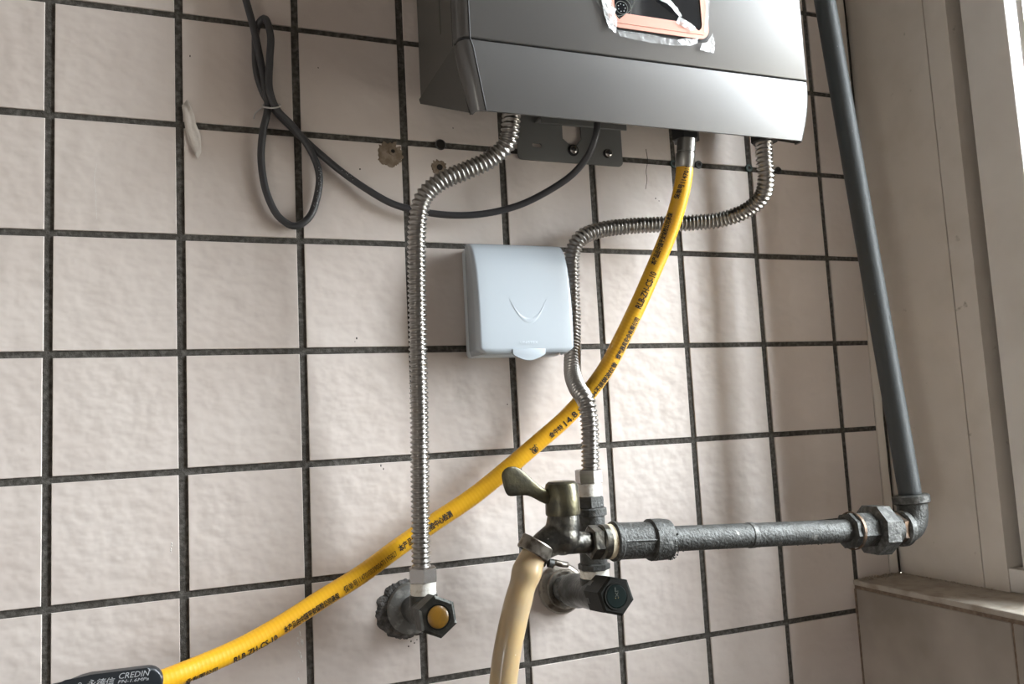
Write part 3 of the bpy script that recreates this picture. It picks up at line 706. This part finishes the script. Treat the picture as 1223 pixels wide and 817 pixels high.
# right valve
B1, T1 = Vector((.4366, -.002, -.5337)), Vector((.4357, -.120, -.5214))
rv, ax, L = angle_valve('angle_valve', B1, T1, 0, 'right dark angle valve with a green capped hexagonal knob below the faucet', 'green', '', 1.04, 0)
sharp(obj('flange_rim', SP(B1 + ax*.0105, ax, [(0, .0180), (.0015, .0186), (.003, .0176), (.0032, .0158), (.001, .0158)], n=40, hole=True), 'clamp', rv), 30)
bm = bmesh.new(); spin(bm, B1, ax, [(.006, .0118), (.028, .0118)], n=32)
for q in range(5): spin(bm, B1, ax, [(.014+.0032*q, .0118), (.0155+.0032*q, .0130), (.017+.0032*q, .0118)], n=32, cap=False)
sharp(obj('threaded_stub', bm, 'ironpale', rv), 20)
bm = bmesh.new(); spin(bm, B1, ax, [(.028, .0125), (.031, .0152), (.044, .0155), (.048, .0140), (.056, .0135), (.060, .0142), (.088, .0150), (.096, .0150)], n=36)
nb1 = at(B1, ax, .078); spin(bm, nb1, Z_, [(0, .0128), (.0130, .0128)], n=32); sharp(obj('valve_body', bm, 'darkvalve', rv))
sharp(obj('knob', nut(B1, ax, L-.030, L, .0170, rot=PI/6 + .25), 'blackplastic', rv, label='black hexagonal knob'), 25)
gc = obj('green_cap', SP(at(B1, ax, L), ax, [(-.001, .0098), (.0004, .0097), (.0008, .0088), (.0009, .001)], n=32), 'green', rv, label='dark green round cap')
obj('cap_rim', SP(at(B1, ax, L), ax, [(-.001, .0112), (.0009, .0109), (.0009, .0098), (-.001, .0098)], n=32, hole=True), 'blackplastic', rv)
a_, u_, v_ = basis(ax)
VR = Vector((math.cos(.06), 0, math.sin(.06)))
for ch, dz, mt_ in (('L', .0038, 'goldfaint'), ('X', -.0004, 'goldfaint'), ('V', -.0046, 'gold')):
    tb = text_bm(ch, .0032, .0034, bold=.0001); place(tb, at(B1, ax, L+.00105) + Vector((-.0016, 0, dz)), X_, Z_); obj('cap_letter', tb, mt_, rv, recalc=False)
nc = Vector((nb1.x + .0006, nb1.y, 0)); zf = lambda py: W(706, py, nb1.y).z
wrap(nc, zf(690), zf(680), .0125, parent=rv)
riser = root('pipe_fitting', (nc.x, nc.y, zf(681)), 'grey cast iron pipe coupling standing upright behind the faucet', 'pipe fitting')
bm = bmesh.new(); nut(nc, Z_, zf(681), zf(672), .0142, n=8, rot=.3, bm=bm)
sharp(obj('lower_collar', bm, 'iron', riser), 25)
sharp(obj('socket', SP(nc, Z_, [(zf(672), .0120), (zf(616), .0120)], n=32), 'iron', riser))
sharp(obj('upper_collar', SP(nc, Z_, [(zf(616), .0128), (zf(615), .0141), (zf(607.5), .0141), (zf(606), .0130)], n=32), 'iron', riser), 25)
sharp(obj('hex_bushing', nut(nc, Z_, zf(606.5), zf(592), .0130, rot=.15), 'iron', riser), 25)
wrap(nc, zf(592.5), zf(577), .0108, parent=riser)
sharp(obj('hose_nut', nut(nc, Z_, zf(577.5), zf(560), .0122, rot=.45), 'chrome', rh, label='polished hexagonal hose nut'), 25)

# ================================================================ FAUCET
FYY = -.131
fc = root('faucet', W(703, 647, FYY), 'old tarnished brass faucet with a lever handle and a side spout', 'faucet')
PA, PB = W(735, 646.5, -.130), W(1015, 634, -.130); pax = (PB - PA).normalized()
def pX(px, py=None):       # point on the horizontal pipe axis under photo column px
    best = None
    lo, hi = -.2, .6
    for _ in range(50):
        mid = (lo+hi)/2
        if proj(PA + pax*mid)[0] < px: lo = mid
        else: hi = mid
    return lo
Q = lambda px: PA + pax*pX(px)
w_ = lambda a, b: W(a, b, FYY)
bm = bmesh.new()
body = catmull([w_(673, 612), w_(672, 628), w_(670, 640), w_(668, 648)], .001)
tube(bm, body, lambda i: .0125 + .0012*math.sin(i/len(body)*PI), n=24)
arm = catmull([w_(671, 642), w_(682, 646), w_(692, 648), Q(703)], .001)
tube(bm, arm, lambda i: .0138 - .0050*min(i/(len(arm)*.6), 1) , n=24)
bul = bmesh.ops.create_uvsphere(bm, u_segments=24, v_segments=16, radius=.0148, matrix=Matrix.Translation(w_(671, 641)))
sp = catmull([w_(668, 640), w_(658, 646), w_(648, 653), w_(641, 662), w_(637, 672)], .001)
tube(bm, sp, lambda i: .0135 - .0035*min(i/len(sp)*1.3, 1), n=24)
fb = obj('faucet_body', bm, 'faucet', fc)
rm = fb.modifiers.new('remesh', 'REMESH'); rm.mode = 'VOXEL'; rm.voxel_size = .0008; rm.use_smooth_shade = True
s_ = fb.modifiers.new('smooth', 'SMOOTH'); s_.iterations = 6; s_.factor = .6
hub = bmesh.new(); hb = w_(672.5, 614)
spin(hub, hb, Z_, [(-.0005, .0138), (.0010, .0142), (.022, .0136), (.0245, .0128), (.0262, .0105), (.0265, .004)], n=36)
sharp(obj('handle_hub', hub, 'brass', fc, label='brassy round handle hub'), 30)
# paddle lever, lofted
lv_pts = [(664, 594, .0075, .0062), (652, 594, .0058, .0042), (643, 589, .0052, .0030), (634, 583, .0062, .0026), (625, 579, .0090, .0024), (616, 576, .0118, .0023), (609, 574, .0122, .0022), (603, 574, .0098, .0020), (600, 575, .0050, .0014)]
bm = bmesh.new(); rings = []
for i, (px, py, hh, th) in enumerate(lv_pts):
    c = w_(px, py); nx = w_(*lv_pts[min(i+1, 8)][:2]) - w_(*lv_pts[max(i-1, 0)][:2]); nx.normalize(); up = nx.cross(Y_).normalized()
    if up.z < 0: up = -up
    rings.append([bm.verts.new(c + up*hh*math.copysign(abs(math.sin(2*PI*k/20))**.8, math.sin(2*PI*k/20)) + Y_*th*math.copysign(abs(math.cos(2*PI*k/20))**.8, math.cos(2*PI*k/20))) for k in range(20)])
for a, b_ in zip(rings, rings[1:]):
    for k in range(20): bm.faces.new((a[k], a[(k+1) % 20], b_[(k+1) % 20], b_[k]))
bm.faces.new(rings[0]); bm.faces.new(rings[-1])
lo = obj('lever', bm, 'brass', fc, label='flat paddle lever', smooth=True)
ss = lo.modifiers.new('sub', 'SUBSURF'); ss.levels = 1; ss.render_levels = 1
sharp(obj('hex_collar', nut(Q(703), pax, 0, (Q(716)-Q(703)).length, .0138, rot=.3), 'faucet', fc), 25)
sharp(obj('shoulder_ring', SP(Q(716), pax, [(-.0005, .0128), (.001, .0142), ((Q(724)-Q(716)).length, .0142), ((Q(725)-Q(716)).length, .0120)], n=36), 'faucet', fc), 30)
prf = []; z = 0; k = 0
while z < .0085: prf.append((z, .0139*(1 + (.03 if k % 2 else 0)))); z += .0009; k += 1
sharp(obj('thread_tape', SP(Q(723.5), pax, prf, n=30), 'teflonold', fc, label='aged yellowish thread tape'), 60)

# clear hose on the spout
PH = [(638, 664, -.131), (633, 673, -.132), (627, 690, -.133), (619, 718, -.134), (611, 752, -.135), (604, 790, -.135), (600, 830, -.134), (597, 880, -.132), (594, 960, -.130)]
PHc = catmull([W(*p) for p in PH], .0015)
hose = root('drain_hose', PHc[0], 'yellowed translucent plastic hose hanging from the faucet spout', 'hose')
def phr(i):
    s = i*.0015
    return .0108 + .0012*math.exp(-((s-.014)/.006)**2) - .0004*math.exp(-((s-.026)/.006)**2)
bm = bmesh.new(); tube(bm, PHc, phr, n=30); obj('hose_tube', bm, 'pvc', hose, smooth=True)
for (px, py, r) in ((621, 734, .0011), (617, 741, .0008), (612, 777, .0013), (614, 780, .0016), (609, 782, .0009)):
    c = min(PHc, key=lambda p: (proj(p)[1]-py)**2); c = c + Vector((.004, -.0100, 0)); c.x = W(px, py, c.y).x
    bm = bmesh.new(); bmesh.ops.create_icosphere(bm, subdivisions=2, radius=r, matrix=Matrix.Translation(c) @ Matrix.Diagonal((1, .35, .8, 1))); obj('white_speck', bm, 'drip', hose, smooth=True)
ca = (w_(634, 668) - w_(642, 645)).normalized(); cc = w_(640, 654)
clamp = root('hose_clamp', cc, 'dull steel clamp ring tightened where the yellowed hose meets the spout', 'clamp')
ca = (w_(632, 667) - w_(646, 641)).normalized()
sharp(obj('band', SP(cc - ca*.0070, ca, [(0.002, .0134), (.003, .0140), (.012, .0140), (.013, .0134), (.013, .0118), (0.002, .0118)], n=40, hole=True), 'clamp', clamp), 30)
bm = bmesh.new(); tube(bm, catmull([w_(652, 672) - Y_*.004, w_(660, 671) - Y_*.006, w_(668, 673) - Y_*.006, w_(675, 674) - Y_*.003], .001), .0024, n=12); obj('clamp_ear', bm, 'clamp', clamp, smooth=True)
sharp(obj('clamp_screw', SP(w_(651, 671) - Y_*.0065, (w_(664, 673)-w_(651, 671)).normalized(), [(0, .0034), (.004, .0036), (.0045, .002)], n=16), 'ironpale', clamp))

# ================================================================ GALVANISED PIPE RUN
hp = root('galvanized_pipe', Q(900), 'horizontal weathered grey galvanized pipe leading from the faucet to the window jamb', 'pipe')
d_ = lambda a, b: (Q(b) - Q(a)).length
bm = bmesh.new(); spin(bm, Q(730), pax, [(0, .0148), (.0012, .0162), (d_(730, 736), .0162), (d_(730, 738), .0150), (d_(730, 774), .0150), (d_(730, 775.5), .0172), (d_(730, 789), .0172), (d_(730, 797), .0165), (d_(730, 798), .0120)], n=40)
for s in (-1, 1): box(bm, 0, 0.001, 0, .001, 0, .001) if False else None
cp = sharp(obj('coupling', bm, 'iron', hp, label='ribbed cast iron coupling'), 30)
bm = bmesh.new(); tube(bm, [Q(737) + Vector((0, -.0148, .0015)), Q(776) + Vector((0, -.0148, .0015))], .0011, n=6); obj('mould_line', bm, 'iron', cp)
bm = bmesh.new(); PPts = catmull([Q(794), Q(860), Q(940), Q(1016)], .002); tube(bm, PPts, .0106, n=32); obj('pipe_tube', bm, 'iron', hp, smooth=True)
bm = bmesh.new()
for _ in range(60):
    t = random.random(); c = Q(800 + 210*t) + Vector((0, -.0036*random.uniform(-1, 1), -.0100)); bmesh.ops.create_icosphere(bm, subdivisions=1, radius=random.uniform(.0004, .0011), matrix=Matrix.Translation(c))
for _ in range(120):
    c0 = Q(random.choice((778, 796)) + random.uniform(-2, 3)); a = random.uniform(0, 2*PI) if random.random() < .3 else random.uniform(3.9, 5.5)
    bmesh.ops.create_icosphere(bm, subdivisions=1, radius=random.uniform(.0004, .0011), matrix=Matrix.Translation(c0 + Vector((0, math.cos(a), math.sin(a)))*.0168))
o = obj('crust', bm, 'ironpale', hp, kind='stuff'); o['label'] = 'crumbly mineral crust'
bm = bmesh.new(); spin(bm, Q(893), pax, [(0, .0106), (.0008, .0112), (.005, .0112), (.0058, .0106)], n=30, cap=False); obj('paint_spot', bm, 'drip' if False else 'ironpale', hp)
# union
un = root('pipe_union', Q(1037), 'grey octagonal union nut joining the horizontal pipe to the elbow', 'pipe fitting')
sharp(obj('inner_collar', nut(Q(1010), pax, 0, d_(1010, 1042), .0165, n=8, rot=.2), 'iron', un), 25)
sharp(obj('rust_ring', SP(Q(1016), pax, [(0, .0168), (.0006, .0176), (.0030, .0176), (.0036, .0168)], n=36, cap=False), 'copperish', un), 30)
sharp(obj('union_nut', nut(Q(1038), pax, 0, d_(1038, 1056), .0240, n=8, rot=PI/8), 'ironpale', un, label='large octagonal nut'), 25)
sharp(obj('outer_sleeve', SP(Q(1055), pax, [(0, .0170), (.003, .0165), (d_(1055, 1068), .0145)], n=36), 'iron', un), 30)
sharp(obj('hex_nipple', nut(Q(1067), pax, 0, d_(1067, 1081), .0155, rot=.5), 'copperish', un, label='rusty brown hexagonal nipple'), 25)
# elbow and riser
EC = Q(1094)
top = W(985, 0, -.10); vdir = (top - EC).normalized()
el = root('pipe_elbow', EC, 'grey pipe elbow turning the run upwards beside the window jamb', 'pipe fitting')
ein = EC - pax*.017; eout = EC + vdir*.026
pts = []
for k in range(17):
    t = k/16; pts.append((ein*(1-t)**2 + EC*(2*t*(1-t)) + eout*t**2))
bm = bmesh.new(); tube(bm, pts, .0140, n=32); obj('elbow_body', bm, 'iron', el, smooth=True)
sharp(obj('side_collar', SP(ein - pax*.004, pax, [(-.0015, .0148), (0, .0168), (.0055, .0168), (.007, .0150)], n=36), 'ironpale', el), 30)
sharp(obj('top_collar', SP(eout, vdir, [(-.003, .0150), (-.0015, .0172), (.0045, .0172), (.006, .0150)], n=36), 'ironpale', el), 30)
vp = root('vertical_pipe', eout, 'long grey painted pipe rising past the window jamb to the top edge', 'pipe')
bm = bmesh.new(); tube(bm, catmull([eout, eout + vdir*.2, eout + vdir*.45, eout + vdir*.95], .01), .0106, n=32); obj('pipe_tube', bm, 'vpipe', vp, smooth=True)

# ================================================================ BLACK LEVER VALVE, lower left corner
LYY = -.108
gv = root('gas_valve', W(112, 826, -.085), 'gas ball valve with a black rubber lever at the lower left corner', 'valve')
lx = (W(180, 800, LYY) - W(110, 808, LYY)).normalized(); lz = lx.cross(Y_); lz = lz if lz.z > 0 else -lz
O = W(176, 813, LYY)
sc_ = 1/ (FPX / (O - CAM).dot(RF))      # metres per pixel there
ol = []
for k in range(13): a = -PI/2 + PI*k/12; ol.append((18*math.cos(a)*sc_, 18*math.sin(a)*sc_))
ol += [(-60*sc_, 17.5*sc_), (-70*sc_, 16*sc_), (-85*sc_, 11*sc_), (-100*sc_, 9*sc_), (-128*sc_, 9*sc_), (-128*sc_, -9*sc_), (-100*sc_, -9*sc_), (-85*sc_, -11*sc_), (-70*sc_, -16*sc_), (-60*sc_, -17.5*sc_)]
lvv = sharp(obj('lever', prism(bmesh.new(), ol, O, lx, lz, -Y_, .0075, bev=.0022), 'lever', gv, label='black rubber coated lever'), 30)
LO = O - Y_*.0078
def lt(s, x0, x1, y0, y1, sh=.25, nm='lettering'):
    tb = text_bm(s, (x1-x0)*sc_, (y1-y0)*sc_, shear=sh)
    place(tb, LO + lx*x0*sc_ + lz*y0*sc_, lx, lz, -Y_); obj(nm, tb, 'silverink', lvv, recalc=False, label='silver printed lettering')
lt('永德信', -64, -34, 2, 12, .25); lt('CREDIN', -30, 3, 9, 15.5); lt('PN-1.6MPa', -31, 2, 4.0, 7.6)
bm = bmesh.new()
for cx, cy, r in ((-88.5, 3.5, 2.3), (-85.5, 3.8, 2.3)): spin(bm, LO + lx*cx*sc_ + lz*(cy+2)*sc_, -Y_, [(0, r*sc_), (.0001, r*sc_)], n=14)
prism(bm, [(-90.5*sc_, 2.8*sc_), (-83.5*sc_, 3*sc_), (-86.5*sc_, -3*sc_)], LO + lz*2*sc_, lx, lz, -Y_, .0001); obj('heart_mark', bm, 'silverink', lvv, label='small silver heart mark')
bm = bmesh.new(); spin(bm, LO - lx*70.5*sc_ + lz*8.5*sc_, -Y_, [(0, 1.8*sc_), (.0001, 1.8*sc_), (.0001, 1.1*sc_), (0, 1.1*sc_)], n=16, hole=True)
prism(bm, [(-71.1*sc_, -4*sc_), (-69.9*sc_, -4*sc_), (-69.9*sc_, 6.5*sc_), (-71.1*sc_, 6.5*sc_)], LO, lx, lz, -Y_, .0001); obj('slider_mark', bm, 'silverink', lvv)
vb = W(88, 842, -.078)
hd = (YH[-1] - YH[-12]).normalized()
bm = bmesh.new(); spin(bm, YH[-1] - hd*.012, hd, [(0, .0100), (.016, .0100), (.018, .0085), (.024, .0085), (.026, .0125), (.040, .0135), (.052, .0125), (.054, .0105), (.070, .0105)], n=30)
sharp(obj('valve_body', bm, 'brass', gv), 30)
st = O - lx*112*sc_; bq = YH[-1] + hd*.034
bm = bmesh.new(); tube(bm, [Vector((bq.x, bq.y, bq.z)), Vector((st.x, st.y+.001, st.z))], .0048, n=16); obj('valve_stem', bm, 'brass', gv, smooth=True)
e0 = YH[-1] + hd*.056
bm = bmesh.new(); tube(bm, catmull([e0, e0 + hd*.02, e0 + hd*.045 + Y_*.012 - Z_*.03, e0 + hd*.05 + Y_*.02 - Z_*.10, e0 + hd*.05 + Y_*.02 - Z_*.9], .006), .0107, n=24)
gp = obj('gas_supply_pipe', bm, 'vpipe', smooth=True); tag(gp, 'grey gas supply pipe rising from the floor to the black lever valve', 'pipe')

# ================================================================ SMALL THINGS ON THE WALL
TY = -.0016
def hole_thing(nm, px, py, r, label, cat, ring=None, ringmat='plug', patch=None, pm='rust', group=None, seed=1):
    c = W(px, py, TY); t = root(nm, c, label, cat, group)
    if patch: obj('stain', rough_disc(W(patch[0], patch[1], TY), patch[2], .0006, seed, jag=.3), pm, t)
    if ring: sharp(obj('plug_rim', SP(c + Y_*.001, -Y_, [(0, ring), (.0022, ring), (.0026, ring*.9), (.0026, r), (0, r)], n=22, hole=True), ringmat, t))
    obj('bore', SP(c + Y_*.001, -Y_, [(0, r), (.0018, r)], n=18), 'hole', t)
hole_thing('wall_plug', 469, 181, .0020, 'wall plug in a brown stained patch left of the upper hose', 'wall plug', ring=.0042, ringmat='rust', patch=(466, 184, .0120), seed=4)
hole_thing('drill_hole', 526, 173, .0045, 'dark empty drill hole in the grout line above the steel hose', 'hole', ring=.0052, ringmat='mortar')
hole_thing('drill_hole', 525, 200, .0030, 'chipped drill hole just above the bend of the left steel hose', 'hole', patch=(524, 200, .0075), pm='rust', seed=9)
hole_thing('wall_plug', 804, 196, .0022, 'dark wall plug in the grout left of the yellow hose end', 'wall plug', ring=.0042)
hole_thing('wall_plug', 834, 197, .0022, 'dark protruding wall plug just right of the yellow hose', 'wall plug', ring=.0046, ringmat='black')
hole_thing('wall_plug', 894, 201, .0020, 'green wall plug at the grout crossing left of the right hose', 'wall plug', ring=.0045)
hole_thing('wall_plug', 929, 204, .0024, 'dark wall plug in the grout right of the right hose', 'wall plug', ring=.0044, ringmat='black')
# torn tape
bm = bmesh.new(); L_ = [(217, 126), (219, 140), (222, 158), (226, 172), (232, 183), (236, 190)]; R2 = [(224, 118), (232, 138), (234, 148), (239, 160), (240, 172), (240, 182)]
ra = []
for (a, b_) in zip(L_, R2):
    ra.append([bm.verts.new(W(a[0]*(1-t)+b_[0]*t, a[1]*(1-t)+b_[1]*t, TY - .0006 - .0022*abs(math.sin(t*5+a[1]*.2)))) for t in (0, .25, .5, .75, 1)])
for a, b_ in zip(ra, ra[1:]):
    for k in range(4): bm.faces.new((a[k], a[k+1], b_[k+1], b_[k]))
tp = obj('torn_tape', bm, 'paper', smooth=True); sm = tp.modifiers.new('t', 'SOLIDIFY'); sm.thickness = .0003
tag(tp, 'torn strip of whitish tape stuck on the tiles left of the cable loop', 'tape')
def blobs(nm, label, pts, mt, cat, rad=(.0004, .0012)):
    bm = bmesh.new()
    for px, py in pts:
        s = random.uniform(*rad); bmesh.ops.create_icosphere(bm, subdivisions=1, radius=s, matrix=Matrix.Translation(W(px, py, TY)) @ Matrix.Diagonal((1, .5, random.uniform(1, 2.2), 1)))
    o = obj(nm, bm, mt, kind='stuff', smooth=True); tag(o, label, cat)
blobs('grout_drips', 'white grout drips on the tile beneath the yellow hose', [(358 + random.gauss(0, 2.2), random.uniform(748, 812)) for _ in range(26)], 'drip', 'residue')
blobs('paint_specks', 'tiny white specks on a tile above the yellow hose', [(205 + random.gauss(0, .8), random.uniform(648, 666)) for _ in range(5)], 'drip', 'residue', (.0004, .0007))
blobs('dirt_specks', 'small dark dirt specks scattered on the tiles', [(606, 483), (458, 560), (753, 733), (455, 556), (541, 153), (430, 202), (495, 768), (488, 772), (498, 764), (491, 766), (783, 237), (787, 240), (380, 81), (227, 67), (424, 408), (426, 404)], 'hole', 'dirt', (.0005, .0009))
# cracks in the glaze
def crack(pts, label, mt='crack', r=.00028):
    P = catmull([W(x + random.uniform(-.6, .6), y, TY) for x, y in pts], .001); bm = bmesh.new(); tube(bm, P, r, n=5)
    tag(obj('glaze_crack', bm, mt), label, 'crack')
crack([(771, 178), (773, 192), (772, 205), (773, 214), (771, 226)], 'hairline crack in the tile left of the yellow hose end', r=.0004)
crack([(115, 196), (113, 215), (115, 232), (114, 240), (116, 262)], 'pale hairline mark down a tile in the left tile columns', mt='drip', r=.00028)
# dark crack between filler strip and jamb
P = catmull([Vector((.8625 + random.uniform(-.0006, .0006), -.0026, SZ + .001 + k*.03)) for k in range(26)], .004); bm = bmesh.new(); tube(bm, P, lambda i: .0006 + .0004*abs(noise.noise(Vector((i*.13, 0, 0)))), n=6)
struct('trim_9', bm, 'crack')['label'] = 'thin dark crack running down the jamb corner'
